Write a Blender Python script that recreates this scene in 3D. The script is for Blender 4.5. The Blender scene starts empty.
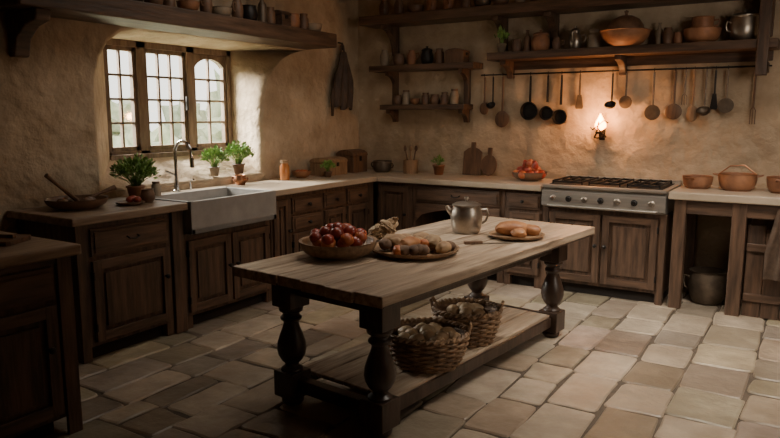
import bpy, bmesh, math, random
from mathutils import Vector, Matrix, noise
random.seed(7)
PI=math.pi
# ---------------------------------------------------------------- camera
C=Vector((4.35,-6.30,1.52)); yaw=math.radians(32); pit=math.radians(8.7)
cam=bpy.data.cameras.new('camera'); co=bpy.data.objects.new('camera',cam)
bpy.context.collection.objects.link(co); co.location=C
co.rotation_euler=(PI/2-pit,0,yaw); cam.lens=680/780*36; cam.sensor_width=36; cam.clip_start=.05
bpy.context.scene.camera=co
# ---------------------------------------------------------------- materials
def N(nt,t,**k):
    n=nt.nodes.new(t)
    for a,b in k.items(): setattr(n,a,b)
    return n
def mat(name,c1,c2=None,scale=6,stretch=(1,1,1),rough=.6,metal=0,bump=.2,bscale=None,detail=6,c3=None,dist=.01,spec=.5,coat=0,lo=.35,hi=.68,c3s=.22,c3r=(.42,.68)):
    m=bpy.data.materials.new(name); m.use_nodes=True; nt=m.node_tree; P=nt.nodes['Principled BSDF']
    tc=N(nt,'ShaderNodeTexCoord'); mp=N(nt,'ShaderNodeMapping'); mp.inputs['Scale'].default_value=stretch
    nt.links.new(tc.outputs['Object'],mp.inputs[0])
    no=N(nt,'ShaderNodeTexNoise'); no.inputs['Scale'].default_value=scale; no.inputs['Detail'].default_value=detail; no.inputs['Roughness'].default_value=.6
    nt.links.new(mp.outputs[0],no.inputs[0])
    cr=N(nt,'ShaderNodeValToRGB'); cr.color_ramp.elements[0].position=lo; cr.color_ramp.elements[1].position=hi
    c2=c2 or tuple(x*.75 for x in c1)
    cr.color_ramp.elements[0].color=(*c2,1); cr.color_ramp.elements[1].color=(*c1,1)
    nt.links.new(no.outputs[0],cr.inputs[0]); last=cr.outputs[0]
    if c3:
        n3=N(nt,'ShaderNodeTexNoise'); n3.inputs['Scale'].default_value=scale*c3s; n3.inputs['Detail'].default_value=7; n3.inputs['Roughness'].default_value=.6
        nt.links.new(tc.outputs['Object'],n3.inputs[0])
        r3=N(nt,'ShaderNodeValToRGB'); r3.color_ramp.elements[0].position=c3r[0]; r3.color_ramp.elements[1].position=c3r[1]
        nt.links.new(n3.outputs[0],r3.inputs[0])
        mx=N(nt,'ShaderNodeMixRGB'); mx.inputs[2].default_value=(*c3,1); nt.links.new(r3.outputs[0],mx.inputs[0]); nt.links.new(last,mx.inputs[1]); last=mx.outputs[0]
    nt.links.new(last,P.inputs['Base Color'])
    P.inputs['Roughness'].default_value=rough; P.inputs['Metallic'].default_value=metal
    P.inputs['Specular IOR Level'].default_value=spec
    if coat: P.inputs['Coat Weight'].default_value=coat; P.inputs['Coat Roughness'].default_value=.2
    if bump:
        nb=N(nt,'ShaderNodeTexNoise'); nb.inputs['Scale'].default_value=bscale or scale*1.5; nb.inputs['Detail'].default_value=8
        nt.links.new(mp.outputs[0],nb.inputs[0])
        bp=N(nt,'ShaderNodeBump'); bp.inputs['Strength'].default_value=bump; bp.inputs['Distance'].default_value=dist
        nt.links.new(nb.outputs[0],bp.inputs['Height']); nt.links.new(bp.outputs[0],P.inputs['Normal'])
    return m
def emis(name,c,s):
    m=bpy.data.materials.new(name); m.use_nodes=True; P=m.node_tree.nodes['Principled BSDF']
    P.inputs['Base Color'].default_value=(*c,1); P.inputs['Emission Color'].default_value=(*c,1); P.inputs['Emission Strength'].default_value=s
    return m
PL=mat('plaster',(.58,.465,.335),(.40,.305,.205),scale=2.8,rough=.95,bump=1.0,bscale=4.0,c3=(.25,.18,.115),dist=.085,spec=.15,detail=12,c3s=.32,c3r=(.44,.76))
WDz=mat('dark_oak_v',(.135,.076,.046),(.042,.024,.015),scale=3,stretch=(9,9,.9),rough=.48,bump=.6,dist=.007,bscale=5)
WDx=mat('dark_oak_h',(.135,.076,.046),(.042,.024,.015),scale=3,stretch=(.9,9,9),rough=.48,bump=.6,dist=.007,bscale=5)
WDy=mat('dark_oak_y',(.12,.069,.042),(.040,.023,.014),scale=3,stretch=(9,.9,9),rough=.55,bump=.6,dist=.009,bscale=5)
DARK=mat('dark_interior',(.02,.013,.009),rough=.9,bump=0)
TOPY=mat('worn_table_top',(.52,.405,.295),(.19,.132,.088),scale=3,stretch=(10,.9,10),rough=.40,bump=.8,dist=.007,c3=(.34,.255,.18),c3s=.5,lo=.38,hi=.62)
CT=mat('worktop',(.52,.43,.33),(.33,.26,.19),scale=3,rough=.38,bump=.3,dist=.008,c3=(.38,.30,.215))
CTW=mat('worktop_wood',(.33,.24,.165),(.16,.105,.068),scale=3,stretch=(8,.9,8),rough=.40,bump=.3,dist=.005)
LEG=mat('table_leg_wood',(.068,.040,.027),(.026,.015,.010),scale=4,stretch=(5,5,1),rough=.36,bump=.35,dist=.005)
STEEL=mat('brushed_steel',(.60,.56,.50),(.44,.41,.37),scale=4,stretch=(.5,12,12),rough=.38,metal=.85,bump=.05)
SINK=mat('stone_sink',(.32,.30,.28),(.22,.21,.195),scale=5,rough=.38,bump=.15)
CHR=mat('chrome',(.6,.6,.6),rough=.15,metal=1,bump=0)
IRON=mat('black_iron',(.032,.029,.027),(.016,.014,.013),scale=12,rough=.45,metal=.6,bump=.2)
PEW=mat('pewter',(.48,.42,.35),(.28,.24,.20),scale=9,rough=.36,metal=.95,bump=.25,dist=.004)
BRZ=mat('dull_bronze',(.19,.145,.105),(.10,.075,.055),scale=9,rough=.45,metal=.6,bump=.2,dist=.004)
TER=mat('terracotta',(.37,.170,.082),(.19,.085,.045),scale=9,rough=.55,bump=.3,dist=.004)
COP=mat('copper',(.52,.25,.13),(.28,.125,.07),scale=7,rough=.36,metal=.85,bump=.2,dist=.004)
CLAY=mat('brown_clay',(.21,.12,.072),(.09,.05,.031),scale=8,rough=.5,bump=.3,dist=.004)
STN=mat('stoneware',(.36,.285,.20),(.20,.15,.105),scale=8,rough=.5,bump=.25,dist=.003)
WSP=mat('pale_wood',(.34,.21,.115),(.18,.105,.055),scale=5,stretch=(6,6,1),rough=.6,bump=.3,dist=.003)
MSP=mat('mid_wood',(.18,.098,.052),(.085,.044,.025),scale=5,stretch=(6,6,1),rough=.55,bump=.3,dist=.003)
WIC=mat('wicker',(.36,.22,.12),(.14,.08,.042),scale=22,rough=.6,bump=.5,dist=.003)
RED=mat('red_fruit',(.36,.05,.03),(.17,.028,.018),scale=9,rough=.28,bump=.05)
ORF=mat('orange_fruit',(.50,.17,.05),(.34,.07,.03),scale=9,rough=.4,bump=.1)
POT=mat('potato_skin',(.46,.30,.16),(.27,.16,.08),scale=14,rough=.6,bump=.3,dist=.003)
MUSH=mat('mushroom_skin',(.20,.12,.07),(.10,.055,.035),scale=18,rough=.75,bump=.4,dist=.004)
GING=mat('ginger_skin',(.44,.32,.19),(.24,.15,.08),scale=16,rough=.75,bump=.4,dist=.004)
BRD=mat('bread_crust',(.46,.215,.085),(.24,.09,.035),scale=10,rough=.5,bump=.3,dist=.004)
EGG=mat('egg_shell',(.62,.47,.30),(.48,.34,.20),scale=6,rough=.45,bump=0)
LEAF=mat('herb_leaf',(.28,.45,.10),(.09,.20,.04),scale=30,rough=.45,bump=0)
SOIL=mat('soil',(.035,.022,.014),scale=40,rough=.95,bump=.5)
CLO=mat('dark_leather',(.085,.053,.035),(.026,.017,.012),scale=7,stretch=(3,3,1),rough=.6,bump=.6,dist=.006,bscale=30)
CLB=mat('brown_cloth',(.11,.072,.047),(.06,.037,.024),scale=20,rough=.9,bump=.3,dist=.003)
WFR=mat('window_wood',(.26,.18,.12),(.12,.077,.05),scale=4,stretch=(5,5,1),rough=.6,bump=.3,dist=.004)
AMB=mat('amber_preserve',(.50,.20,.06),(.35,.12,.04),scale=9,rough=.15,bump=0,coat=.6)
FLAME=emis('flame',(1,.36,.08),32)
def glass(name,fac,col=(1,1,1)):
    m=bpy.data.materials.new(name); m.use_nodes=True; nt=m.node_tree; nt.nodes.clear()
    o=N(nt,'ShaderNodeOutputMaterial'); a=N(nt,'ShaderNodeBsdfTransparent'); b=N(nt,'ShaderNodeBsdfGlossy'); x=N(nt,'ShaderNodeMixShader')
    a.inputs[0].default_value=(*col,1); b.inputs['Roughness'].default_value=.05; x.inputs[0].default_value=fac
    nt.links.new(a.outputs[0],x.inputs[1]); nt.links.new(b.outputs[0],x.inputs[2]); nt.links.new(x.outputs[0],o.inputs[0]); return m
GLS=glass('pane_glass',.06,(.97,.97,.95))
# ---------------------------------------------------------------- builder
class B:
    def __init__(s): s.bm=bmesh.new(); s.m=[]
    def mi(s,m):
        if m not in s.m: s.m.append(m)
        return s.m.index(m)
    def face(s,vs,m,sm=False):
        try: f=s.bm.faces.new(vs)
        except ValueError: return None
        f.material_index=s.mi(m); f.smooth=sm; return f
    def box(s,c,d,m,rot=None,taper=1.0):
        M=Matrix.Translation(c)@(rot.to_4x4() if rot else Matrix.Identity(4))
        v=[]
        for z in (-1,1):
            k=taper if z<0 else 1
            for x,y in ((-1,-1),(1,-1),(1,1),(-1,1)): v.append(s.bm.verts.new(M@Vector((x*d[0]/2*k,y*d[1]/2*k,z*d[2]/2))))
        for q in ((3,2,1,0),(4,5,6,7),(0,1,5,4),(1,2,6,5),(2,3,7,6),(3,0,4,7)): s.face([v[i] for i in q],m)
        return s
    def b2(s,x0,x1,y0,y1,z0,z1,m): return s.box(((x0+x1)/2,(y0+y1)/2,(z0+z1)/2),(x1-x0,y1-y0,z1-z0),m)
    def lathe(s,prof,m,loc=(0,0,0),rot=None,seg=28,sx=1,sy=1,wob=0):
        M=Matrix.Translation(loc)@(rot.to_4x4() if rot else Matrix.Identity(4)); rings=[]
        ph=random.random()*6
        for r,z in prof:
            if r<1e-5: rings.append([s.bm.verts.new(M@Vector((0,0,z)))])
            else: rings.append([s.bm.verts.new(M@Vector((r*sx*math.cos(a)*(1+wob*math.sin(3*a+ph)),r*sy*math.sin(a)*(1+wob*math.sin(2*a+ph)),z))) for a in [2*PI*i/seg for i in range(seg)]])
        for a,b in zip(rings,rings[1:]):
            for i in range(seg):
                j=(i+1)%seg
                if len(a)==1 and len(b)==1: continue
                if len(a)==1: s.face([a[0],b[j],b[i]],m,True)
                elif len(b)==1: s.face([a[i],a[j],b[0]],m,True)
                else: s.face([a[i],a[j],b[j],b[i]],m,True)
        return s
    def tube(s,pts,r,m,seg=8,closed=False):
        pts=[Vector(p) for p in pts]; n=len(pts); rr=r if isinstance(r,(list,tuple)) else [r]*n
        rings=[]; up=None
        for i,p in enumerate(pts):
            if closed: t=(pts[(i+1)%n]-pts[i-1])
            else: t=(pts[min(i+1,n-1)]-pts[max(i-1,0)])
            t.normalize()
            if up is None: up=Vector((0,0,1)) if abs(t.z)<.9 else Vector((1,0,0))
            x=t.cross(up); 
            if x.length<1e-4: x=t.orthogonal()
            x.normalize(); up=x.cross(t).normalized()
            rings.append([s.bm.verts.new(p+(x*math.cos(a)+up*math.sin(a))*rr[i]) for a in [2*PI*k/seg for k in range(seg)]])
        for i in range(n if closed else n-1):
            a=rings[i]; b=rings[(i+1)%n]
            for k in range(seg): s.face([a[k],a[(k+1)%seg],b[(k+1)%seg],b[k]],m,True)
        if not closed: s.face(rings[0][::-1],m); s.face(rings[-1],m)
        return s
    def blob(s,c,d,m,rough=.12,seed=None,rot=None,sub=3,fr=1.6):
        seed=seed if seed is not None else random.random()*50
        M=Matrix.Translation(c)@(rot.to_4x4() if rot else Matrix.Identity(4))
        r=bmesh.ops.create_icosphere(s.bm,subdivisions=sub,radius=1)
        k=s.mi(m)
        for v in r['verts']:
            n=v.co.normalized(); f=1+rough*noise.noise(n*fr+Vector((seed,0,0)))*2
            v.co=M@Vector((n.x*d[0]*f,n.y*d[1]*f,n.z*d[2]*f))
            for f_ in v.link_faces: f_.material_index=k; f_.smooth=True
        return s
    def prism(s,pts,axis,a,b,m):
        def P(p,t): return {'x':(t,p[0],p[1]),'y':(p[0],t,p[1]),'z':(p[0],p[1],t)}[axis]
        v0=[s.bm.verts.new(P(p,a)) for p in pts]; v1=[s.bm.verts.new(P(p,b)) for p in pts]
        s.face(v0[::-1],m); s.face(v1,m); n=len(pts)
        for i in range(n): s.face([v0[i],v0[(i+1)%n],v1[(i+1)%n],v1[i]],m)
        return s
    def done(s,name,loc=(0,0,0),rz=0,bevel=0,ang=38,rot=None,recalc=True,parent=None):
        bm=s.bm
        if recalc: bmesh.ops.recalc_face_normals(bm,faces=bm.faces[:])
        for e in bm.edges:
            if len(e.link_faces)==2 and e.calc_face_angle(0)>math.radians(ang): e.smooth=False
        me=bpy.data.meshes.new(name); bm.to_mesh(me); bm.free()
        for m in s.m: me.materials.append(m)
        o=bpy.data.objects.new(name,me); bpy.context.collection.objects.link(o)
        o.location=loc; o.rotation_euler=rot if rot else (0,0,rz)
        if parent: o.parent=parent
        if bevel:
            md=o.modifiers.new('bevel','BEVEL'); md.width=bevel; md.segments=2; md.limit_method='ANGLE'; md.angle_limit=math.radians(40)
        return o
def RX(a): return Matrix.Rotation(math.radians(a),3,'X')
def RY(a): return Matrix.Rotation(math.radians(a),3,'Y')
def RZ(a): return Matrix.Rotation(math.radians(a),3,'Z')
def rr(a,b): return random.uniform(a,b)
# ---------------------------------------------------------------- room shell
XR,YF,H,TH=5.7,-7.4,3.2,.6
def stone_mat():
    m=mat('flagstone',(.50,.41,.31),(.29,.23,.17),scale=5,rough=.42,bump=.9,bscale=7,dist=.022,detail=10,c3=(.28,.22,.16),c3s=.3)
    nt=m.node_tree; P=nt.nodes['Principled BSDF']; src=P.inputs['Base Color'].links[0].from_socket
    at=N(nt,'ShaderNodeAttribute',attribute_name='tone'); mx=N(nt,'ShaderNodeMixRGB',blend_type='MULTIPLY'); mx.inputs[0].default_value=1
    nt.links.new(src,mx.inputs[1]); nt.links.new(at.outputs['Color'],mx.inputs[2]); nt.links.new(mx.outputs[0],P.inputs['Base Color']); return m
FS=stone_mat(); GR=mat('grout',(.12,.09,.065),(.065,.05,.036),scale=12,rough=.9,bump=.5)
b=B(); b.b2(-TH,XR+.2,YF-.2,TH,-.12,-.010,GR)
bm=b.bm; cl=bm.loops.layers.color.new('tone'); k=b.mi(FS)
random.seed(3)
def stone(x0,x1,y0,y1):
    g=.005; x0+=g;x1-=g;y0+=g;y1-=g
    x1=min(x1,XR); y1=min(y1,0); y0=max(y0,YF)
    if y1-y0<.05 or x1-x0<.05: return
    zt=rr(-.003,.003); j=lambda: rr(-.013,.013)
    cs=[(x0+j(),y0+j()),(x1+j(),y0+j()),(x1+j(),y1+j()),(x0+j(),y1+j())]
    cs=[(max(0,min(XR,p[0])),max(YF,min(0,p[1]))) for p in cs]
    pts=[]
    for i in range(4):
        p=Vector(cs[i]); a=Vector(cs[i-1]); c=Vector(cs[(i+1)%4]); rdx=rr(.012,.045)
        m_=(p+a)/2+Vector((rr(-.007,.007),rr(-.007,.007)))
        pts+=[m_, p+(a-p).normalized()*rdx, p+((a-p).normalized()+(c-p).normalized())*rdx*.25, p+(c-p).normalized()*rdx]
    cen=sum(pts,Vector((0,0)))/len(pts)
    r0=[bm.verts.new((p.x,p.y,-.02)) for p in pts]
    r1=[bm.verts.new((p.x,p.y,-.006+zt)) for p in pts]
    tl_=Vector((rr(-.008,.008),rr(-.008,.008)))
    r2=[bm.verts.new((*(p+(cen-p).normalized()*.010),zt+(p-cen).dot(tl_))) for p in pts]
    t=rr(.74,1.10); tc_=(t*rr(.985,1.015),t*rr(.98,1.01),t*rr(.95,1.02),1)
    fs=[bm.faces.new(r2)]; n=len(pts)
    for q in range(n):
        fs.append(bm.faces.new([r0[q],r0[(q+1)%n],r1[(q+1)%n],r1[q]])); fs.append(bm.faces.new([r1[q],r1[(q+1)%n],r2[(q+1)%n],r2[q]]))
    for f in fs:
        f.material_index=k
        for lp in f.loops: lp[cl]=tc_
x=0
while x<XR:
    w=random.choice([.24,.29,.34,.40]); w=min(w,XR-x)
    y=rr(0,.25)
    while y>YF:
        l=rr(.24,.52)
        if w>.3 and random.random()<.25:
            q=rr(.4,.6)*w; stone(x,x+q,y-l,y); stone(x+q,x+w,y-l,y)
        else: stone(x,x+w,y-l,y)
        y-=l
    x+=w
b.done('floor')
b=B(); b.b2(-TH,XR+.2,0,.25,-.1,H,PL); b.done('wall_back')
b=B(); b.b2(XR,XR+.2,YF,0,-.1,H,PL); b.done('wall_right')
b=B(); b.b2(-TH,XR+.2,YF-.2,YF,-.1,H,PL); b.done('wall_front')
b=B(); b.b2(-TH,XR+.2,YF-.2,.25,H,H+.15,PL); b.done('ceiling')
outer=[(-3.25,.99),(-2.7,.99),(-2.1,.99),(-1.57,.99),(-1.57,1.25),(-1.57,1.45),(-1.565,1.60),(-1.54,1.72),(-1.49,1.84),(-1.41,1.94),(-1.29,2.03),(-1.15,2.09),(-.95,2.14),
       (-1.6,2.15),(-2.2,2.15),(-2.85,2.15),(-3.0,2.12),(-3.12,2.04),(-3.20,1.92),(-3.24,1.77),(-3.25,1.5),(-3.25,1.25)]
inner=[(-2.88,1.17),(-2.5,1.17),(-2.0,1.17),(-1.48,1.17),(-1.48,1.3),(-1.48,1.45),(-1.48,1.60),(-1.48,1.73),(-1.48,1.84),(-1.48,1.94),(-1.48,2.02),(-1.48,2.07),(-1.48,2.12),
       (-1.7,2.12),(-2.2,2.12),(-2.6,2.12),(-2.78,2.12),(-2.88,2.12),(-2.88,1.98),(-2.88,1.8),(-2.88,1.5),(-2.88,1.3)]
b=B(); bm=b.bm; cen=Vector((-2.3,1.6)); n=len(outer)
def off(p,d):
    v=(Vector(p)-cen); v.normalize(); return (p[0]+v.x*d,p[1]+v.y*d)
secs=[(0,[off(p,.035) for p in outer]),(-.008,[off(p,.017) for p in outer]),(-.022,[off(p,.005) for p in outer]),(-.045,outer)]
for i in range(1,9):
    t=i/8
    secs.append((-.045-.375*t,[(a[0]*(1-t)+c[0]*t,a[1]*(1-t)+c[1]*t) for a,c in zip(outer,inner)]))
secs.append((-TH,inner))
rings=[[bm.verts.new((x_,p[0],p[1])) for p in pr] for x_,pr in secs]
for a,c in zip(rings,rings[1:]):
    for i in range(n): b.face([a[i],a[(i+1)%n],c[(i+1)%n],c[i]],PL,True)
for ring,x_ in ((rings[0],0),(rings[-1],-TH)):
    rv=[bm.verts.new((x_,yy,zz)) for yy,zz in ((YF,-.1),(0,-.1),(0,H),(YF,H))]
    es=[bm.edges.new((rv[i],rv[(i+1)%4])) for i in range(4)]
    es+=[bm.edges.get((ring[i],ring[(i+1)%n])) for i in range(n)]
    g=bmesh.ops.triangle_fill(bm,edges=es,use_beauty=True)
    for f in g['geom']:
        if isinstance(f,bmesh.types.BMFace): f.material_index=0
b.done('wall_left',ang=50)
# window
b=B(); X=-.5
y0,y1,z0,z1=-2.88,-1.48,1.17,2.12
def bar(ya,yb,za,zb,t=.05,m=WFR): b.b2(X-t/2,X+t/2,ya,yb,za,zb,m)
bar(y0,y1,z0,z0+.055,.09); bar(y0,y1,z1-.05,z1,.09)
for ya in (y0,-2.545,-2.02,y1-.05): bar(ya,ya+(.05 if ya in (y0,y1-.05) else .085),z0,z1,.09)
lights=[(y0+.05,-2.545,2),(-2.46,-2.02,3),(-1.935,y1-.05,2)]
for ya,yb,nc in lights:
    bar(ya,ya+.03,z0+.055,z1-.05,.045); bar(yb-.03,yb,z0+.055,z1-.05,.045)
    bar(ya,yb,z0+.055,z0+.09,.045); bar(ya,yb,z1-.085,z1-.05,.045)
    for i in range(1,nc):
        yc=ya+.03+(yb-ya-.06)*i/nc; bar(yc-.009,yc+.009,z0+.06,z1-.06,.03)
    for i in range(1,4):
        zc=z0+.09+(z1-z0-.175)*i/4; bar(ya+.02,yb-.02,zc-.009,zc+.009,.03)
    b.b2(X-.002,X+.002,ya+.02,yb-.02,z0+.07,z1-.07,GLS)
ya,yb=lights[2][0],lights[2][1]; rC=(yb-ya)/2
for sgn,yc in ((1,ya),(-1,yb)):
    pts=[(yc,z1-.05)]+[(ya+rC-sgn*rC*math.cos(a),z1-.05-.19+.15*math.sin(a)) for a in [PI/2*i/8 for i in range(9)]][::-1]
    b.prism(pts,'x',X-.03,X+.03,WFR)
b.b2(X+.02,X+.10,y0-.0,y1+.0,z0-.01,z0+.03,WFR)
b.box((X+.055,-2.04,1.62),(.02,.02,.12),IRON)
b.done('window_1',bevel=.003)
# garden outside
random.seed(11)
GRN=mat('garden_foliage',(.56,.60,.46),(.32,.38,.26),scale=5,rough=.9,bump=.6,bscale=9)
GRS=mat('garden_grass',(.48,.50,.38),(.34,.38,.25),scale=2,rough=.95,bump=.2)
b=B(); b.b2(-14,-TH,-12,8,-.4,-.12,GRS); b.done('garden_ground')
b=B()
for i in range(30):
    b.blob((-9+rr(-1,1),-3+i*.42+rr(-.2,.2),rr(.1,1.3)),(rr(.4,.8),rr(.4,.8),rr(.4,1.1)),GRN,rough=.45,fr=4)
b.done('garden_hedge')
# ---------------------------------------------------------------- cabinets
def knob(b,x,z,y=-.02,m=IRON,r=.016):
    b.lathe([(0.0,0),(.008,0),(.007,.014),(r,.02),(r,.03),(.006,.036),(0,.036)],m,loc=(x,y,z),rot=RX(90),seg=14)
def door(b,x0,x1,z0,z1,kx=None,kz=None,arch=False):
    s=.055; t=.024
    b.b2(x0,x0+s,-t,0,z0,z1,WDz); b.b2(x1-s,x1,-t,0,z0,z1,WDz)
    b.b2(x0+s,x1-s,-t,0,z0,z0+s,WDx); b.b2(x0+s,x1-s,-t,0,z1-s,z1,WDx)
    b.b2(x0+s,x1-s,-.003,0,z0+s,z1-s,WDz)
    g=.03
    if x1-x0-2*s-2*g>.03: b.b2(x0+s+g,x1-s-g,-.017,-.003,z0+s+g,z1-s-g,WDz)
    if kx is None: kx=x1-.03
    knob(b,kx,kz or z0+(z1-z0)*.62,-t)
    for zz in (z0+.09,z1-.09): b.b2((x0 if kx>(x0+x1)/2 else x1)-.006,(x0 if kx>(x0+x1)/2 else x1)+.006,-t-.004,-.001,zz-.025,zz+.025,IRON)
def drawer(b,x0,x1,z0,z1,pull=True):
    b.b2(x0,x1,-.016,0,z0,z1,WDx); g=.02
    b.b2(x0+g,x1-g,-.026,-.016,z0+g,z1-g,WDx)
    xc=(x0+x1)/2; zc=(z0+z1)/2
    if pull:
        b.tube([(xc-.04,-.024,zc+.01),(xc-.038,-.05,zc),(xc,-.056,zc-.008),(xc+.038,-.05,zc),(xc+.04,-.024,zc+.01)],.0055,IRON,6)
    else: knob(b,xc,zc,-.026)
def carcass(b,w,d,h,toe=.09,open_=None):
    d-=.004
    if not open_:
        b.b2(0,w,0,d,toe,h,WDz)
    else:
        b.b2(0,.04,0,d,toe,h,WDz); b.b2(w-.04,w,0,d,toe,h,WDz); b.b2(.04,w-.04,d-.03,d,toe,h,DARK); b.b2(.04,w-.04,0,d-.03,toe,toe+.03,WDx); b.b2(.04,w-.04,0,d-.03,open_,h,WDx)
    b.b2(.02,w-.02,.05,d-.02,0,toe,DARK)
    b.b2(0,.06,-.0,.06,0,toe,WDz); b.b2(w-.06,w,0,.06,0,toe,WDz)
HC=.87; R90=PI/2
def left(name,ya,yb,fn,d=.63,h=HC,**k):
    b=B(); carcass(b,yb-ya,d,h,**k); fn(b,yb-ya); return b.done(name,loc=(.63,ya,0),rz=R90,bevel=.004)
def f1(b,w):
    drawer(b,.09,w-.03,.66,.83); door(b,.09,w-.03,.12,.63,kx=w-.07)
left('base_cabinet',-3.90,-3.20,f1)
b=B(); b.b2(0,.10,0,.626,0,HC,WDz); b.b2(.0,.10,-.022,0,0,HC,WDz); b.done('cabinet_post',loc=(.63,-3.195,0),rz=R90,bevel=.005)
def f3(b,w):
    door(b,.03,w/2-.01,.12,.64,kx=w/2-.04,kz=.4); door(b,w/2+.01,w-.03,.12,.64,kx=w/2+.04,kz=.4)
left('sink_cabinet',-3.09,-2.19,f3,h=.69)
def f4(b,w):
    door(b,.02,.22,.12,.83,kx=.19)
    for i,(za,zb) in enumerate([(.69,.83),(.54,.67)]): drawer(b,.26,.66,za,zb,pull=False)
    door(b,.26,.66,.12,.52,kx=.63)
    drawer(b,.70,1.02,.69,.83,pull=False); door(b,.70,1.02,.12,.67,kx=.73)
    drawer(b,1.06,1.40,.69,.83,pull=False); door(b,1.06,1.40,.12,.67,kx=1.09)
left('base_cabinet',-2.18,-.66,f4)
def back(name,xa,xb,fn,d=.63,h=HC,**k):
    b=B(); carcass(b,xb-xa,d,h,**k); fn(b,xb-xa); return b.done(name,loc=(xa,-.63,0),bevel=.004)
def g1(b,w):
    door(b,.03,w-.03,.12,.83,kx=w-.06)
back('base_cabinet',.66,1.06,g1)
def g2(b,w):
    drawer(b,.05,w-.05,.70,.84); 
    b.prism([(.04,.68),(.04,.50)]+[(.04+(w-.08)*i/12,.55+.09*math.sin(PI*i/12)) for i in range(1,12)]+[(w-.04,.50),(w-.04,.68)],'y',-.02,0,WDx)
back('base_cabinet',1.065,2.02,g2,open_=.68)
def g3(b,w):
    drawer(b,.02,w-.02,.70,.84,pull=False); door(b,.02,w-.02,.12,.67,kx=.05)
back('base_cabinet',2.025,2.375,g3)
def g4(b,w):
    door(b,.06,w/2-.01,.12,.70,kx=w/2-.04,kz=.44); door(b,w/2+.01,w-.06,.12,.70,kx=w/2+.04,kz=.44)
    b.b2(0,.05,-.015,0,0,.735,WDz); b.b2(w-.05,w,-.015,0,0,.735,WDz)
back('range_cabinet',2.38,3.39,g4,h=.735)
b=B(); b.b2(.004,.70,-3.96,-3.09,.87,.92,CTW); b.done('worktop',bevel=.008)
b=B(); b.b2(.004,.17,-3.085,-2.19,.87,.92,CT); b.b2(.004,.69,-2.185,-.004,.87,.92,CT); b.b2(.69,2.37,-.69,-.004,.87,.92,CT); b.done('worktop',bevel=.008)
b=B(); b.b2(3.40,5.3,-.69,-.004,.87,.93,CT); b.done('worktop',bevel=.008)
b=B()
for xa,xb in ((3.44,3.53),(3.85,3.95),(4.75,4.85)):
    b.b2(xa,xb,-.66,-.57,0,.87,WDz); b.b2(xa,xb,-.09,-.004,0,.87,WDz)
b.b2(3.53,5.25,-.65,-.60,.76,.87,WDx); b.b2(3.44,5.25,-.62,-.02,.83,.87,WDx)
b.b2(3.95,4.75,-.06,-.02,.0,.83,WDz)
b.done('worktop_stand',bevel=.006)
b=B()
for i in range(3): b.b2(i*.125,i*.125+.12,0,.03,0,.70-.03*i,WDz)
b.b2(0,.37,-.02,0,.12,.18,WDx); b.b2(0,.37,-.02,0,.50,.56,WDx)
b.done('plank_board',loc=(3.96,-.60,0),rot=(math.radians(-4),0,0),bevel=.004)
b=B()
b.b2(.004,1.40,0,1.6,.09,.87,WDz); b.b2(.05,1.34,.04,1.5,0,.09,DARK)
P_=b.done('peninsula_counter',loc=(0,-6.04,0))
b=B(); w=1.6
b.b2(w-.07,w,-.02,.0,0,.87,WDz); b.b2(0,w,-.012,0,.84,.87,WDx)
drawer(b,w-.70,w-.09,.68,.83); door(b,w-.70,w-.09,.12,.65,kx=w-.14); drawer(b,.1,w-.74,.68,.83); door(b,.1,w-.74,.12,.65)
b.done('cabinet_front',loc=(1.40,0,0),rz=R90,bevel=.004,parent=P_)
b=B(); b.b2(.004,1.45,-.03,1.64,.87,.92,CTW); b.done('worktop_slab',bevel=.008,parent=P_)
# ---------------------------------------------------------------- shelves
def bracket(b,x,y0,z1,d,h,t=.07,m=WDz,axis='x'):
    pts=[(-.002,z1),(-.002,z1-h)]+[(-.05-(d-.05)*(1-math.cos(a)),z1-h+(h-.04)*math.sin(a)) for a in [PI/2*i/8 for i in range(9)]]+[(-d,z1)]
    b.prism(pts,'x',x-t/2,x+t/2,m)
b=B(); b.b2(.24,5.2,-.33,-.002,2.43,2.52,WDx); 
for x in (.50,1.72,2.22,3.95): bracket(b,x,0,2.43,.26,.30)
b.done('open_shelf',bevel=.008)
b=B(); b.b2(1.66,4.04,-.29,-.002,2.025,2.095,WDx)
for x in (1.80,2.85,): bracket(b,x,0,2.025,.24,.16,.06)
b.b2(1.75,4.0,-.03,-.002,1.945,2.025,WDx)
b.b2(3.90,3.98,-.31,-.22,1.82,2.43,WDz); b.b2(3.90,3.98,-.30,-.002,1.85,1.93,WDy)
b.done('open_shelf',bevel=.006)
b=B(); b.b2(.30,1.50,-.24,-.002,1.965,2.025,WDx); b.b2(.42,1.40,-.22,-.002,1.575,1.625,WDx)
for x in (.50,1.34): 
    bracket(b,x,0,1.575,.18,.13,.05); bracket(b,x,0,1.965,.2,.16,.05)
b.b2(1.31,1.37,-.05,-.002,1.625,1.965,WDz); b.b2(.47,.53,-.05,-.002,1.625,1.965,WDz)
b.done('open_shelf',bevel=.005)
b=B(); b.b2(.002,.38,-3.98,-.90,2.155,2.285,WDy)
pts=[(.002,2.155),(.002,1.88),(.07,1.88),(.10,1.99),(.20,2.06),(.32,2.09),(.34,2.155)]
b.prism(pts,'y',-3.86,-3.76,WDy)
b.done('mantel_shelf',bevel=.01)
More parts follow.
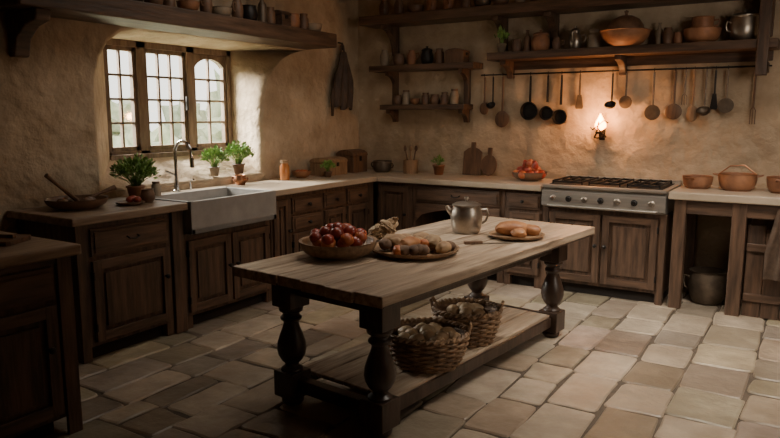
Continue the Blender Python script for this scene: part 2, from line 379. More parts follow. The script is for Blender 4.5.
# ---------------------------------------------------------------- sink + tap
b=B(); xa,xb,ya,yb,zt,zb,t=.175,.715,-3.08,-2.20,.925,.695,.035
b.b2(xa,xb,ya,yb,zb,zb+.04,SINK); b.b2(xb-t,xb,ya,yb,zb,zt,SINK); b.b2(xa,xa+t,ya,yb,zb,zt,SINK); b.b2(xa,xb,ya,ya+t,zb,zt,SINK); b.b2(xa,xb,yb-t,yb,zb,zt,SINK)
b.lathe([(0,.004),(.035,.004),(.035,0)],CHR,loc=(.44,-2.64,zb+.04))
b.done('farmhouse_sink',bevel=.012)
b=B()
b.lathe([(0,0),(.032,0),(.032,.012),(.02,.02),(.018,.10),(.0,.10)],CHR)
b.tube([(0,0,.08),(0,0,.30)]+[(.09-.09*math.cos(a),0,.30+.10*math.sin(a)) for a in [PI*i/12 for i in range(1,13)]]+[(.185,0,.25),(.185,0,.21)],.013,CHR,10)
b.tube([(0,0,.13),(0,-.05,.15),(0,-.10,.17)],.007,CHR,8); b.lathe([(.0,.20),(.016,.20),(.018,.27),(0,.27)],CHR,loc=(.185,0,0),seg=14)
b.tube([(0,.14,0),(0,.14,.07),(.04,.14,.09)],.008,CHR,8)
b.done('kitchen_tap',loc=(.09,-2.66,.92))
# ---------------------------------------------------------------- gas range
b=B(); x0,x1=2.385,3.385
b.b2(x0,x1,-.66,-.03,.74,.915,STEEL)
b.prism([(-.66,.745),(-.66,.90),(-.70,.885),(-.705,.76)],'x',x0,x1,STEEL)
b.b2(x0-.0,x1+.0,-.70,-.03,.915,.935,STEEL); b.b2(x0,x1,-.06,-.03,.935,.965,STEEL)
b.b2(x0+.04,x1-.04,-.63,-.10,.935,.940,IRON)
for i in range(7):
    xx=x0+.10+i*.133
    b.lathe([(0.026,0),(.026,.008),(.019,.012),(.017,.035),(0,.036)],IRON if i%2 else PEW,loc=(xx,-.702,.825),rot=RX(90),seg=16)
b.tube([(x0+.06,-.705,.765),(x0+.06,-.735,.765),(x1-.06,-.735,.765),(x1-.06,-.705,.765)],.008,STEEL,8)
for gx in (x0+.06,x0+.37,x0+.68):
    for i in range(4): b.b2(gx+i*.083,gx+i*.083+.012,-.62,-.12,.955,.970,IRON)
    for yy in (-.62,-.37,-.13): b.b2(gx,gx+.26,yy,yy+.012,.950,.965,IRON)
    for yy in (-.62,-.13):
        for xx in (gx,gx+.25): b.b2(xx,xx+.012,yy,yy+.012,.937,.96,IRON)
    for yy in (-.49,-.25): b.lathe([(.05,0),(.05,.01),(.032,.012),(.032,.02),(0,.021)],IRON,loc=(gx+.13,yy,.938),seg=18)
b.done('gas_range',bevel=.003)
# ---------------------------------------------------------------- table
b=B(); tw,tl=.99,2.34
random.seed(5); nb=6; xx=-tw/2
for i in range(nb):
    w_=tw/nb; b.b2(xx+.003,xx+w_-.003,-tl/2+rr(0,.014),tl/2-rr(0,.014),.706+rr(-.001,.001),.76-rr(0,.002),TOPY); xx+=w_
b.b2(-tw/2+.002,tw/2-.002,-tl/2+.014,tl/2-.014,.704,.718,LEG)
lx,ly=.30,.94
for sx in (-1,1):
    b.b2(sx*lx-.02*1,sx*lx+.02,-ly,ly,.60,.706,LEG)
for sy in (-1,1): b.b2(-lx,lx,sy*ly-.02,sy*ly+.02,.60,.706,LEG)
leg=[(.0,.185),(.058,.185),(.062,.195),(.05,.205),(.038,.215),(.036,.225),(.056,.245),(.072,.275),(.078,.305),(.074,.34),(.060,.385),(.046,.42),(.040,.445),(.041,.455),(.056,.465),(.058,.478),(.044,.488),(.042,.50),(.06,.51),(.066,.525),(.060,.54),(.0,.545)]
for sx in (-1,1):
    for sy in (-1,1):
        b.lathe(leg,LEG,loc=(sx*lx,sy*ly,0),seg=32)
        b.box((sx*lx,sy*ly,.622),(.14,.14,.170),LEG); b.box((sx*lx,sy*ly,.118),(.14,.14,.14),LEG)
        b.lathe([(0,0),(.045,0),(.06,.02),(.058,.038),(.04,.052),(0,.053)],LEG,loc=(sx*lx,sy*ly,0),seg=24)
for sx in (-1,1): b.b2(sx*lx-.03,sx*lx+.03,-ly,ly,.085,.155,LEG)
for sy in (-1,1): b.b2(-lx,lx,sy*ly-.03,sy*ly+.03,.085,.155,LEG)
for i in range(4): 
    w_=.64/4; x_=-.32+i*w_; b.b2(x_+.002,x_+w_-.002,-ly+.069,ly-.069,.15,.172,TOPY)
TBC=Vector((2.485,-2.75,0)); TR=math.radians(-6.3)
b.done('farmhouse_table',loc=TBC,rz=TR,bevel=.006)
# ---------------------------------------------------------------- vessels
def bowl(name,loc,r,h,m,foot=.5,t=.008,extra=None,wob=0,rz=0):
    b=B(); p=[(0,0),(r*foot,0),(r*foot,.008)]
    for i in range(1,9):
        a=PI/2*i/8; p.append((r*foot+(r-r*foot)*math.sin(a),.008+(h-.008)*(1-math.cos(a))))
    p+=[(r+.004,h+.003),(r-t,h)]
    for i in range(7,0,-1):
        a=PI/2*i/8; p.append((r*foot+(r-r*foot)*math.sin(a)-t,.008+t+(h-.008)*(1-math.cos(a))))
    p.append((0,.008+t)); b.lathe(p,m,seg=40,wob=wob)
    if extra: extra(b)
    return b.done(name,loc=loc,rz=rz)
def pot(name,loc,r,h,m,neck=.8,belly=1.0,lid=False,handles=0,rim=True,spout=False,extra=None,seg=32,rz=0,base=.7):
    b=B(); P=[(0,0),(r*base,0),(r*.88*belly,h*.15),(r*belly,h*.42),(r*belly*.96,h*.65),(r*neck*1.02,h*.88),(r*neck,h*.94),(r*neck*1.08,h)]
    t=.007; P+=[(r*neck*1.08-t,h),(r*neck-t,h*.93),(r*belly*.94-t,h*.65),(r*belly-t,h*.42),(r*base-t,h*.06),(0,h*.05)]
    b.lathe(P,m,seg=seg)
    if lid:
        rl=r*neck*1.1; b.lathe([(rl,h*.99),(rl,h*1.02),(rl*.8,h*1.10),(rl*.3,h*1.16),(.006,h*1.17),(.006,h*1.2),(.014,h*1.23),(.012,h*1.28),(0,h*1.3)],m,seg=seg)
    for i in range(handles):
        s=1 if i==0 else -1
        b.tube([(s*r*.95*belly,0,h*.75),(s*(r*belly+.03),0,h*.78),(s*(r*belly+.038),0,h*.6),(s*(r*belly+.025),0,h*.42),(s*r*.96*belly,0,h*.38)],.007,m,8)
    if spout: b.tube([(0,-r*.9,h*.45),(0,-r*1.3,h*.6),(0,-r*1.5,h*.9)],[.016,.012,.009],m,10)
    if extra: extra(b)
    return b.done(name,loc=loc,rz=rz)
def jar(name,loc,r,h,m,capm=None):
    b=B(); b.lathe([(0,0),(r*.95,0),(r,.01),(r,h*.72),(r*.72,h*.84),(r*.72,h*.9),(0,h*.9)],m,seg=24)
    b.lathe([(r*.8,h*.86),(r*.82,h),(0,h)],capm or m,seg=24); return b.done(name,loc=loc)
def bottle(name,loc,r,h,m):
    b=B(); b.lathe([(0,0),(r,0),(r,h*.55),(r*.85,h*.66),(r*.35,h*.78),(r*.32,h*.95),(r*.42,h*.96),(r*.42,h),(0,h)],m,seg=22); return b.done(name,loc=loc)
def jug(name,loc,r,h,m,rz=0): return pot(name,loc,r,h,m,neck=.62,handles=1,rz=rz)
def herbs(b,c,rad,h,n,m=LEAF,ls=.03):
    for i in range(n):
        a=rr(0,2*PI); e=math.acos(rr(-.25,1)); q=rr(.45,1)*(1.12 if i%7==0 else 1)
        p=Vector((c[0]+rad*q*math.sin(e)*math.cos(a),c[1]+rad*q*math.sin(e)*math.sin(a),c[2]+h*.45+h*.55*q*math.cos(e)))
        d=(p-Vector((c[0],c[1],c[2]))).normalized(); s=ls*rr(.6,1.25)
        d=(d+Vector((rr(-.6,.6),rr(-.6,.6),rr(-.5,.5)))).normalized(); sd=d.cross(Vector((rr(-1,1),rr(-1,1),1))).normalized(); nn=d.cross(sd)
        pts=[p,p+d*s*.35+sd*s*.36,p+d*s*.8+sd*s*.26,p+d*s*1.25+nn*s*.1,p+d*s*.8-sd*s*.26,p+d*s*.35-sd*s*.36]
        md=[p+d*s*.5+nn*s*.12]
        vs=[b.bm.verts.new(x) for x in pts]; mv=b.bm.verts.new(md[0])
        for j in range(6): b.face([vs[j],vs[(j+1)%6],mv],m,True)
        if i%5==0: b.tube([(c[0]+rr(-.01,.01),c[1]+rr(-.01,.01),c[2]-.02),tuple((Vector(c)+p)/2+Vector((0,0,.01))),tuple(p)],.0018,m,4)
def plant(name,loc,pr,ph,m,rad,h,n,ls=.03):
    b=B(); b.lathe([(0,0),(pr*.7,0),(pr*.95,ph*.85),(pr*1.05,ph*.86),(pr*1.05,ph),(pr*.92,ph),(pr*.9,ph*.9),(0,ph*.9)],m,seg=24)
    b.lathe([(pr*.91,ph*.9),(0,ph*.93)],SOIL,seg=24); herbs(b,(0,0,ph*.9),rad,h,n,ls=ls); return b.done(name,loc=loc,recalc=False)
ZC=.92
random.seed(21)
def ext(b):
    for i in range(9):
        a=rr(0,6.28); b.blob((.09*math.cos(a),.09*math.sin(a),.05),(.035,.028,.022),MUSH if i%2 else CLAY,rot=RZ(rr(0,180)))
    b.tube([(-.03,.02,.05),(.0,-.12,.16),(.01,-.20,.23)],[.016,.011,.015],MSP,8); b.tube([(.03,.04,.05),(.05,.14,.09),(.07,.24,.12)],[.012,.01,.018],MSP,8)
bowl('wooden_bowl',(.30,-3.66,ZC),.19,.065,CLAY,foot=.6,extra=ext)
def ext(b):
    for x,y in ((0,0),(.05,.02),(-.03,.045)): b.blob((x,y,.035),(.027,.027,.023),RED,rough=.03)
bowl('small_plate',(.44,-3.36,ZC),.095,.015,CLAY,foot=.7,extra=ext)
plant('potted_herb',(.22,-3.14,ZC),.065,.10,TER,.150,.21,560,.030)
jar('small_jar',(.18,-2.93,ZC),.035,.11,STN,CLAY); pot('small_crock',(.42,-3.20,ZC),.05,.09,CLAY)
plant('potted_herb',(-.03,-2.14,1.0),.045,.08,STN,.11,.17,320,.026)
plant('potted_herb',(-.03,-1.85,1.0),.055,.09,CLAY,.125,.19,400,.028)
pot('copper_pot',(.11,-1.98,ZC),.055,.085,COP,handles=2)
b=B(); b.lathe([(0,0),(.043,0),(.046,.01),(.046,.13),(.034,.15),(.034,.16),(0,.16)],AMB,seg=24); b.lathe([(.038,.158),(.04,.185),(0,.188)],WSP,seg=24); b.done('preserve_jar',loc=(.17,-1.46,ZC))
def ext(b):
    for a in range(6): b.blob((.04*math.cos(a*1.05),.04*math.sin(a*1.05),.055),(.026,.026,.024),ORF,rough=.05)
bowl('clay_bowl',(.14,-1.18,ZC),.095,.065,TER,extra=ext)
plant('potted_herb',(.34,-1.02,ZC),.04,.06,CLAY,.065,.10,130,.024)
def loafbox(name,loc,l,w,h,rz=0,m=MSP):
    b=B(); b.b2(-w/2,w/2,-l/2,l/2,0,h*.72,m)
    b.prism([(-w/2-.006,h*.72),(w/2+.006,h*.72),(w/2,h*.85),(w*.3,h*.96),(0,h),(-w*.3,h*.96),(-w/2,h*.85)],'y',-l/2-.006,l/2+.006,m)
    b.b2(w/2,w/2+.01,-.02,.02,h*.5,h*.72,IRON); b.done(name,loc=loc,rz=rz,bevel=.006)
loafbox('bread_box',(.17,-.78,ZC),.34,.22,.18,0,WSP); loafbox('wooden_chest',(.16,-.36,ZC),.26,.22,.24,0,MSP)
pot('cooking_pot',(.44,-.20,ZC),.10,.12,BRZ,neck=1,handles=2)
def ext(b):
    for i in range(6):
        a=i*1.05; dx,dy=.05*math.cos(a),.05*math.sin(a)
        b.tube([(dx*.3,dy*.3,.03),(dx*1.2,dy*1.2,.24)],.006,WSP if i%2 else MSP,6); b.blob((dx*1.3,dy*1.3,.26),(.02,.008,.03),WSP if i%2 else MSP,rough=.02,sub=2)
b=B(); b.lathe([(0,0),(.075,0),(.078,.14),(.07,.14),(.068,.01),(0,.01)],WSP); ext(b); b.done('utensil_crock',loc=(.79,-.20,ZC))
plant('potted_herb',(1.11,-.18,ZC),.06,.10,TER,.06,.09,90,.022)
def board(name,x,w,h,rnd,m,lean=8,rz=0):
    b=B(); pts=[]
    if rnd:
        pts=[(w/2*math.sin(a),w/2-w/2*math.cos(a)) for a in [2*PI*i/32 for i in range(32)]]
        pts=[(p[0],p[1]*h/w*.75) for p in pts]; b.prism(pts,'y',-.01,.01,m); b.b2(-.022,.022,-.01,.01,h*.72,h,m)
    else:
        b.prism([(-w/2,0),(w/2,0),(w/2,h*.7),(w*.3,h*.8),(.025,h*.84),(.025,h),(-.025,h),(-.025,h*.84),(-w*.3,h*.8),(-w/2,h*.7)],'y',-.01,.01,m)
    b.done(name,loc=(x,-.015-h*math.sin(math.radians(lean)),ZC+.003),rot=(math.radians(-lean),0,0),bevel=.004)
board('chopping_board',1.42,.20,.33,False,MSP); board('chopping_board',1.60,.17,.28,True,MSP,10)
def ext(b):
    random.seed(4)
    for i in range(16):
        a=i*2.4; q=.03+.10*math.sqrt(i/14); b.blob((q*math.cos(a),q*math.sin(a),.10-.3*q+ (0.02 if i<5 else 0)),(.038,.038,.036),RED if i%3 else ORF,rough=.05)
    b.blob((.0,0,.15),(.034,.034,.05),ORF); b.blob((.05,.0,.14),(.032,.032,.05),RED); b.blob((-.05,.02,.14),(.03,.03,.05),RED)
bowl('fruit_bowl',(2.12,-.30,ZC),.16,.08,CLAY,extra=ext)
def hand(r,h,m):
    def f(b):
        for s in (-1,1): b.tube([(s*(r-.02),-.03,h*.8),(s*(r+.03),-.02,h*.9),(s*(r+.03),.02,h*.9),(s*(r-.02),.03,h*.8)],.007,m,8)
    return f
bowl('terracotta_pan',(3.55,-.30,.93),.115,.10,TER,foot=.7,extra=hand(.115,.10,COP),rz=1.2)
def hp(b):
    hand(.145,.14,TER)(b); b.tube([(-.13,0,.13),(-.06,0,.19),(.04,0,.20),(.13,0,.13)],.006,COP,8)
bowl('terracotta_casserole',(3.84,-.30,.93),.14,.13,TER,foot=.72,extra=hp)
bowl('terracotta_pan',(4.16,-.32,.93),.12,.12,TER,foot=.7,extra=hand(.12,.12,TER),rz=1.4)
pot('cauldron',(3.68,-.33,0.0),.145,.27,BRZ,neck=.9,handles=2)
# ---------------------------------------------------------------- shelf crockery
zB=2.285; random.seed(31)
ylist=[(-3.75,'pot'),(-3.58,'bottle'),(-3.40,'pot'),(-3.24,'jar'),(-3.08,'bowl'),(-2.90,'pot'),(-2.76,'jar'),(-2.58,'bowl'),(-2.40,'jug'),(-2.24,'bowl'),(-2.06,'jug'),(-1.92,'pot'),(-1.76,'bottle'),(-1.66,'jar'),(-1.52,'box'),(-1.36,'pot'),(-1.20,'jar'),(-1.06,'bowl')]
mm=[CLAY,STN,CLAY,IRON,BRZ,MSP,CLAY,TER]
for i,(y,k_) in enumerate(ylist):
    m_=mm[i%8]; l=(.22,y,zB)
    if k_=='bottle': bottle('bottle',l,.04,.26,m_)
    elif k_=='pot': pot('clay_pot',l,.07,.14,m_,lid=i%2==0)
    elif k_=='jar': jar('storage_jar',l,.045,.16,m_,MSP)
    elif k_=='jug': jug('jug',l,.05,.18,m_,rz=-1.2)
    elif k_=='box': loafbox('wooden_box',l,.12,.13,.15,0,WDy)
    else: bowl('clay_bowl',l,.085,.08,m_)
z=2.025
jug('jug',(.42,-.12,z),.05,.17,STN); pot('clay_pot',(.60,-.12,z),.065,.12,CLAY,neck=.8); jug('jug',(.75,-.12,z),.050,.15,TER); pot('clay_pot',(.93,-.12,z),.065,.14,IRON,lid=True)
jar('storage_jar',(1.07,-.12,z),.045,.15,MSP,CLAY); loafbox('wooden_box',(1.27,-.12,z),.14,.20,.14,0,MSP)
z=1.625
for i,x in enumerate((.58,.68,.79,.91,1.02,1.13,1.24)):
    [lambda:jar('spice_jar',(x,-.11,z),.042,.15,STN,MSP),lambda:pot('clay_pot',(x,-.11,z),.048,.10,CLAY),lambda:jar('spice_jar',(x,-.11,z),.040,.12,CLAY,MSP),lambda:bowl('clay_bowl',(x,-.11,z),.052,.06,TER)][[1,0,3,2,1,2,0][i]]()
z=2.095
plant('dried_herb_pot',(1.75,-.15,z),.045,.09,STN,.06,.14,60,.04); pot('clay_pot',(1.90,-.15,z),.05,.12,CLAY)
bottle('bottle',(2.0,-.14,z),.035,.20,MSP); pot('terracotta_pot',(2.13,-.15,z),.088,.15,TER,neck=.75,lid=True)
jug('jug',(2.28,-.15,z),.04,.12,CLAY)
pot('tea_kettle',(2.45,-.15,z),.06,.16,PEW,neck=.6,lid=True,handles=1,spout=True)
jar('storage_jar',(2.62,-.15,z),.055,.16,STN,STN)
b=B(); r=.20; h=.12
b.lathe([(0,0),(.10,0),(.15,.03),(.19,.08),(r,h),(r+.012,h+.006),(r-.008,h+.006),(.17,.06),(0,.02)],TER,seg=40)
b.lathe([(.15,h-.01),(.145,h+.05),(.11,h+.10),(.05,h+.13),(.012,h+.135),(.01,h+.15),(.02,h+.165),(0,h+.175)],CLAY,seg=40)
b.done('covered_bowl',loc=(2.90,-.222,z))
bottle('bottle',(3.15,-.10,z),.033,.19,STN); jar('storage_jar',(3.225,-.15,z),.038,.14,CLAY,MSP); pot('clay_pot',(3.305,-.14,z),.038,.10,TER)
bowl('terracotta_bowl',(3.49,-.155,z),.14,.11,TER,foot=.6); pot('terracotta_pot',(3.49,-.155,z+.085),.085,.12,TER,neck=.95,handles=1)
pot('metal_pot',(3.79,-.14,z),.11,.19,PEW,neck=.92,belly=1,lid=True,handles=2,rz=.6)
z=2.52; random.seed(8)
for i in range(24):
    x=.45+i*.185+rr(-.01,.01); m_=random.choice(mm); c=random.randrange(4)
    if c==0: bowl('clay_bowl',(x,-.17,z),.082,.08,m_)
    elif c==1: jug('jug',(x,-.17,z),.052,.17,m_,rz=-1)
    elif c==2: pot('clay_pot',(x,-.17,z),.08,.14,m_,lid=True)
    else: jar('storage_jar',(x,-.17,z),.05,.17,m_,MSP)
# ---------------------------------------------------------------- utensil rail
b=B(); b.tube([(1.50,-.05,1.905),(4.0,-.05,1.905)],.007,IRON,8)
for x in (1.55,2.4,3.2,3.97): b.tube([(x,-.002,1.905),(x,-.05,1.905)],.006,IRON,6)
b.done('utensil_rail')
def hook(b,m=IRON): b.tube([(0,-.0,.012),(0,-.012,.008),(0,-.014,-.004),(0,-.003,-.014),(0,.004,-.03)],.003,m,6)
def uten(name,x,L,kind,m,s=1.0):
    b=B(); hook(b)
    if kind=='spoon':
        b.tube([(0,.0,-.022),(0,0,-L*.4),(0,0,-L*.72)],[.011,.009,.010],m,8); b.blob((0,-.002,-L*.85),(.034*s,.012,L*.16),m,rough=.02)
    elif kind=='pan':
        b.tube([(0,0,-.022),(0,0,-L*.35),(0,0,-L*.62)],[.009,.011,.013],m,8)
        R_=.082*s; b.lathe([(0,-.012),(R_*.85,-.012),(R_,.018),(R_+.004,.018),(R_*.9,-.018),(0,-.018)],m,loc=(0,-.012,-L+R_),rot=RX(90),seg=32)
    elif kind=='ladle':
        b.tube([(0,0,-.022),(0,0,-L*.8),(0,-.008,-L*.86)],.008,m,8)
        R_=.050*s; p=[(R_*math.cos(a),-R_*.8*math.sin(a)) for a in [PI/2*i/7 for i in range(8)]]; p[-1]=(0,-R_*.8); p=p+[(0,-R_*.7)]+[(q[0]*.9,q[1]*.85) for q in p[-2::-1]]
        b.lathe(p,m,loc=(0,-R_-.004,-L+R_),rot=RX(35),seg=24)
    elif kind=='fork':
        b.tube([(0,0,-.022),(0,0,-L*.7)],.008,m,8); 
        for q in (-.018,0,.018): b.tube([(0,0,-L*.68),(q,0,-L*.76),(q,0,-L)],.0045,m,6)
    elif kind=='spat':
        b.tube([(0,0,-.022),(0,0,-L*.66)],.008,m,8); b.prism([(-.018*s,-L*.62),(.018*s,-L*.62),(.036*s,-L*.95),(.03*s,-L),(-.03*s,-L),(-.036*s,-L*.95)],'y',-.003,.003,m)
    elif kind=='skim':
        b.tube([(0,0,-.022),(0,0,-L*.72)],.008,m,8); b.lathe([(0,-.006),(.045*s,0),(.047*s,.004),(.043*s,.005),(0,-.001)],m,loc=(0,-.004,-L+.047*s),rot=RX(90),seg=24)
    b.done(name,loc=(x,-.05,1.905))
for a in [('ladle',1.63,.33,'ladle',IRON,.9),('wooden_spoon',1.73,.50,'spoon',MSP,2.2),('wooden_spoon',1.54,.38,'spoon',MSP,1.4),('frying_pan',2.01,.43,'pan',IRON,1.0),('frying_pan',2.18,.43,'pan',IRON,.75),('frying_pan',2.31,.47,'pan',IRON,.8),
          ('spatula',2.48,.33,'spat',BRZ,1),('ladle',2.77,.34,'ladle',IRON,1),('skimmer',2.89,.33,'skim',BRZ,1.2),('skimmer',3.12,.43,'skim',BRZ,1.4),('wooden_spoon',3.29,.42,'spoon',MSP,2.0),('serving_fork',3.37,.30,'fork',BRZ,1),
          ('wooden_spoon',3.44,.44,'spoon',WSP,1.3),('ladle',3.53,.40,'ladle',BRZ,1.1),('spatula',3.60,.34,'spat',IRON,.8),('skimmer',3.69,.37,'skim',BRZ,1.3),('serving_fork',3.89,.46,'fork',MSP,1)]: uten(*a)
# wall candle sconce
b=B(); b.box((0,.045,-.02),(.05,.012,.14),IRON); b.tube([(0,.04,-.05),(0,-.0,-.07),(0,-.045,-.05),(0,-.05,-.03)],.007,IRON,8)
b.lathe([(0,-.014),(.034,-.012),(.042,.006),(.034,0),(0,-.004)],IRON,loc=(0,-.05,-.02),seg=20)
b.lathe([(0,0),(.016,0),(.016,.02),(0,.022)],EGG,loc=(0,-.05,-.02),seg=16)
b.lathe([(0,.018),(.024,.026),(.046,.05),(.044,.08),(.026,.115),(.010,.15),(0,.17)],FLAME,loc=(0,-.05,-.02),seg=18,wob=.2)
b.tube([(-.08,-.06,.025),(-.05,-.10,.005),(.0,-.11,.045),(.045,-.10,.085),(.075,-.06,.065)],.006,IRON,6)
b.tube([(-.045,-.05,-.065),(-.015,-.09,-.02),(.0,-.11,.045),(.005,-.105,.08)],.007,IRON,6); b.tube([(.06,-.05,-.06),(.03,-.095,-.025),(.0,-.11,.02)],.007,IRON,6)
b.tube([(0,0,-.07),(-.03,-.03,-.07),(-.045,-.05,-.065)],.005,IRON,6); b.tube([(0,0,-.07),(.04,-.03,-.065),(.06,-.05,-.06)],.005,IRON,6)
b.done('wall_sconce',loc=(2.69,-.052,1.385))
# hanging leather bag on left wall
b=B(); nx,nz=26,20; g=[]
for j in range(nz+1):
    t=j/nz; z_=.0-.58*t; w_=.04+.15*min(1,(t/.5))**1.1*(1-.18*max(0,t-.7)/.3); row=[]
    for i in range(nx+1):
        u=i/nx*2-1; fold=.024*math.sin(u*11+t*2)*min(1,t*2.5)+.01*math.sin(u*23); row.append(b.bm.verts.new((.06+.03*math.cos(u*1.4)+fold,u*w_,z_+.02*math.sin(u*7)*t)))
    g.append(row)
for j in range(nz):
    for i in range(nx): b.face([g[j][i],g[j][i+1],g[j+1][i+1],g[j+1][i]],CLO,True)
b.tube([(.002,0,.10),(.05,0,.09),(.06,0,.02)],.008,IRON,8); b.tube([(.06,-.03,-.02),(.055,-.02,.06),(.055,.0,.09),(.055,.02,.06),(.06,.03,-.02)],.010,CLO,8); b.tube([(.06,-.03,-.02),(.06,.03,-.02)],.016,CLO,8)
b.tube([(.06,-.14,-.28),(.07,-.20,-.45),(.06,-.19,-.66)],[.012,.022,.014],CLO,8)
b.done('hanging_leather_bag',loc=(0,-.37,2.17),recalc=False)
b=B(); g=[]
for j in range(17):
    t=j/16; row=[]
    for i in range(17):
        u=i/16*2-1; row.append(b.bm.verts.new((u*(.05+.06*min(1,t*1.6)),-.02-.018*math.sin(u*8+t*3)*min(1,t*3),-.52*t)))
    g.append(row)
for j in range(16):
    for i in range(16): b.face([g[j][i],g[j][i+1],g[j+1][i+1],g[j+1][i]],CLB,True)
b.done('kitchen_towel',loc=(4.20,-.70,.85),recalc=False)
# ---------------------------------------------------------------- table-top food
def tp(x,y,z=.76): return (x,y,z)
def ext(b):
    random.seed(12); n=0
    for ring,(q,cnt,zz) in enumerate([(.115,9,.085),(.055,5,.095),(.13,8,.11),(.07,5,.135),(0,1,.15)]):
        for i in range(cnt):
            a=2*PI*i/cnt+ring*.5; s=rr(.034,.042); b.blob((q*math.cos(a),q*math.sin(a),zz),(s,s,s*.92),RED if random.random()<.8 else ORF,rough=.04,rot=RZ(rr(0,90)))
bowl('apple_bowl',tp(2.18,-3.36),.210,.085,WIC,foot=.62,t=.012,extra=ext)
def ext(b):
    random.seed(15)
    for i in range(30):
        a=rr(0,6.28); q=.2*math.sqrt(rr(0,1)); k_=random.choice([0,0,1,2,1])
        b.blob((q*math.cos(a),q*math.sin(a),.045+.04*(1-q/.2)*rr(.3,1.2)),[(.055,.038,.034),(.036,.034,.030),(.04,.03,.028)][k_],[POT,MUSH,ORF][k_],rough=.1,rot=RZ(rr(0,180)))
    for s,(x,y) in enumerate([(-.1,-.05),(.02,-.09),(.1,.03)]): b.blob((x,y,.065),(.08,.045,.042),[POT,BRD,GING][s],rough=.12,rot=RZ(30+50*s))
bowl('vegetable_platter',tp(2.50,-3.08),.245,.032,WSP,foot=.8,extra=ext)
b=B(); random.seed(18)
for i in range(14):
    a=rr(0,6.28); q=rr(0,.08); b.blob((q*math.cos(a)*1.3,q*math.sin(a),.03+rr(0,.085)),(rr(.03,.065),rr(.02,.028),rr(.02,.028)),GING,rough=.25,rot=RZ(rr(0,180))@RY(rr(-40,40)),fr=2.5)
b.blob((0,0,.03),(.08,.07,.03),GING,rough=.2)
b.done('ginger_root',loc=tp(2.14,-2.85))
b=B(); P=[(0,0),(.080,0),(.088,.01),(.100,.05),(.104,.10),(.100,.145),(.088,.17),(.090,.18)]
b.lathe(P,PEW,seg=36); b.lathe([(.095,.178),(.095,.186),(.07,.198),(.02,.205),(.008,.207),(.008,.215),(.016,.222),(.014,.234),(0,.238)],PEW,seg=36)
b.tube([(.095,0,.15),(.13,0,.155),(.142,0,.12),(.128,0,.08),(.10,0,.06)],.008,PEW,10)
b.tube([(-.092,0,.13),(-.115,0,.15),(-.13,0,.175)],[.022,.016,.011],PEW,12)
b.done('lidded_metal_pot',loc=tp(2.45,-2.32),rz=math.radians(32))
def ext(b):
    b.blob((-.03,.0,.055),(.11,.068,.05),BRD,rough=.08,rot=RZ(40)); b.blob((.07,.05,.045),(.065,.045,.038),BRD,rough=.08); b.blob((.04,-.07,.04),(.05,.038,.033),BRD,rough=.08)
bowl('bread_plate',tp(2.80,-2.32),.17,.022,WSP,foot=.75,extra=ext)
b=B(); b.prism([(-.012,0),(.012,0),(.014,.10),(.016,.24),(.0,.29),(-.012,.25)],'z',0,.003,PEW); b.prism([(-.012,0),(.012,0),(.014,-.11),(-.014,-.11)],'z',0,.016,MSP)
b.done('kitchen_knife',loc=tp(2.70,-2.62),rz=math.radians(-50),bevel=.001)
# ---------------------------------------------------------------- baskets
def basket(name,loc,R,H_,cnt,rz=0,ox=1.10):
    b=B(); rows=13; n=80; ns=20
    rad=lambda t: R*(.74+.26*math.sin(t*PI/2))
    for k_ in range(rows):
        t=(k_+.5)/rows; pts=[]
        for i in range(n):
            a=2*PI*i/n; q=rad(t)+.008*math.cos(ns/2*a+k_*PI); pts.append((q*math.cos(a)*ox,q*math.sin(a),H_*t))
        b.tube(pts,.0085,WIC,6,closed=True)
    for i in range(ns):
        a=2*PI*i/ns; b.tube([(rad(t)*math.cos(a)*ox,rad(t)*math.sin(a),H_*t) for t in (0,.25,.5,.75,1)],.007,WIC,6)
    b.lathe([(0,.004),(rad(0),.004),(rad(.3)-.008,H_*.3),(rad(.6)-.008,H_*.6),(rad(1)-.008,H_)],CLAY,seg=36,sx=ox)
    for s in (0,1):
        pts=[]
        for i in range(n):
            a=2*PI*i/n; q=R+.009*math.cos(20*a+s*PI); pts.append((q*math.cos(a)*ox,q*math.sin(a),H_+.009*math.sin(20*a+s*PI)))
        b.tube(pts,.010,WIC,6,closed=True)
    for s in (-1,1): b.tube([(s*R*ox,-.05,H_),(s*(R*ox+.015),-.035,H_+.045),(s*(R*ox+.015),.035,H_+.045),(s*R*ox,.05,H_)],.009,WIC,8)
    random.seed(9)
    b.lathe([(R*.9,H_*.64),(R*.5,H_*.74),(0,H_*.76)],CLB,seg=24,sx=ox)
    for i in range(cnt):
        a=i*2.4; q=R*.70*math.sqrt(i/max(cnt,12)); b.blob((q*math.cos(a)*ox,q*math.sin(a),H_*.98-.20*q),(.052,.040,.038),POT if i%3 else EGG,rough=.06,rot=RZ(rr(0,180)))
    return b.done(name,loc=loc,rz=rz)
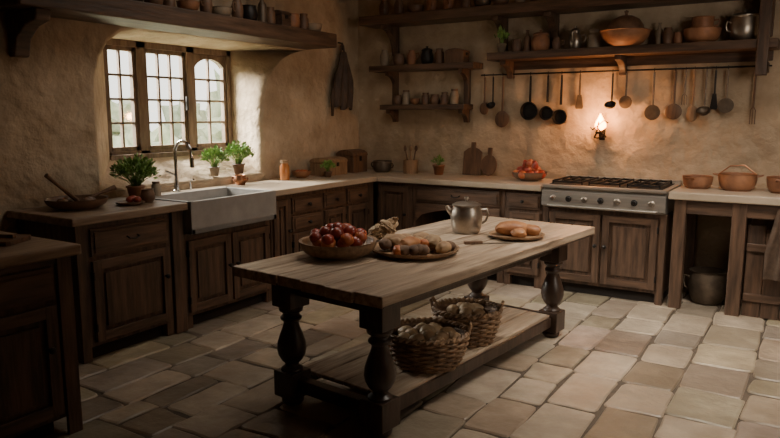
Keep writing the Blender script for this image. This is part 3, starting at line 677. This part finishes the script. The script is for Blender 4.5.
def lw(x,y,z=.172):
    v=Matrix.Rotation(TR,3,'Z')@Vector((x,y,0))+TBC; return (v.x,v.y,z)
basket('wicker_basket',lw(.19,-.40),.20,.185,14,rz=.5)
basket('wicker_basket',lw(.15,.07),.18,.20,6,rz=.3)
b=B(); b.prism([(-.17,-.10),(.17,-.10),(.18,-.08),(.18,.08),(.17,.10),(-.17,.10)],'z',0,.022,WDx); b.prism([(-.14,-.012),(.02,-.02),(.02,.016),(-.14,.012)],'z',.022,.026,PEW); b.b2(.02,.15,-.014,.012,.022,.04,MSP)
b.done('chopping_board',loc=(1.02,-4.62,.92),rz=.5,bevel=.004)
# ---------------------------------------------------------------- light
w=bpy.data.worlds.new('world'); bpy.context.scene.world=w; w.use_nodes=True; nt=w.node_tree
bg=nt.nodes['Background']; bg.inputs[0].default_value=(1,.985,.94,1); bg.inputs[1].default_value=3.0
def area(name,loc,tgt,sx,sy,e,c,spread=180):
    l=bpy.data.lights.new(name,'AREA'); l.shape='RECTANGLE'; l.size=sx; l.size_y=sy; l.energy=e; l.color=c; l.spread=math.radians(spread)
    o=bpy.data.objects.new(name,l); bpy.context.collection.objects.link(o); o.location=loc
    o.rotation_euler=(Vector(tgt)-Vector(loc)).to_track_quat('-Z','Y').to_euler(); return o
area('daylight_window',(-5.0,-3.4,4.6),(.6,-2.0,1.2),4,3,8500,(1,.96,.89))
area('fill_overhead',(4.0,-2.2,3.12),(3.7,-1.7,0),1.2,1.2,46,(1,.90,.77),100)  # added fill lamp brightening the right-hand floor; the ceiling is closed, no skylight
area('fill_left_half',(1.7,-2.4,3.14),(1.4,-2.3,0),1.2,1.4,17,(1,.92,.80),140)  # weak fill lamp added to lift the left half; no hatch exists
area('fill_from_right',(5.6,-3.0,1.9),(3.1,-.3,1.0),1.1,1.1,22,(1,.88,.74),130)  # area lamp added for light from the right; that wall has no window
pl=bpy.data.lights.new('sconce_glow','POINT'); pl.energy=17; pl.color=(1,.42,.14); pl.shadow_soft_size=.04
po=bpy.data.objects.new('sconce_glow',pl); bpy.context.collection.objects.link(po); po.location=(2.69,-.18,1.50)
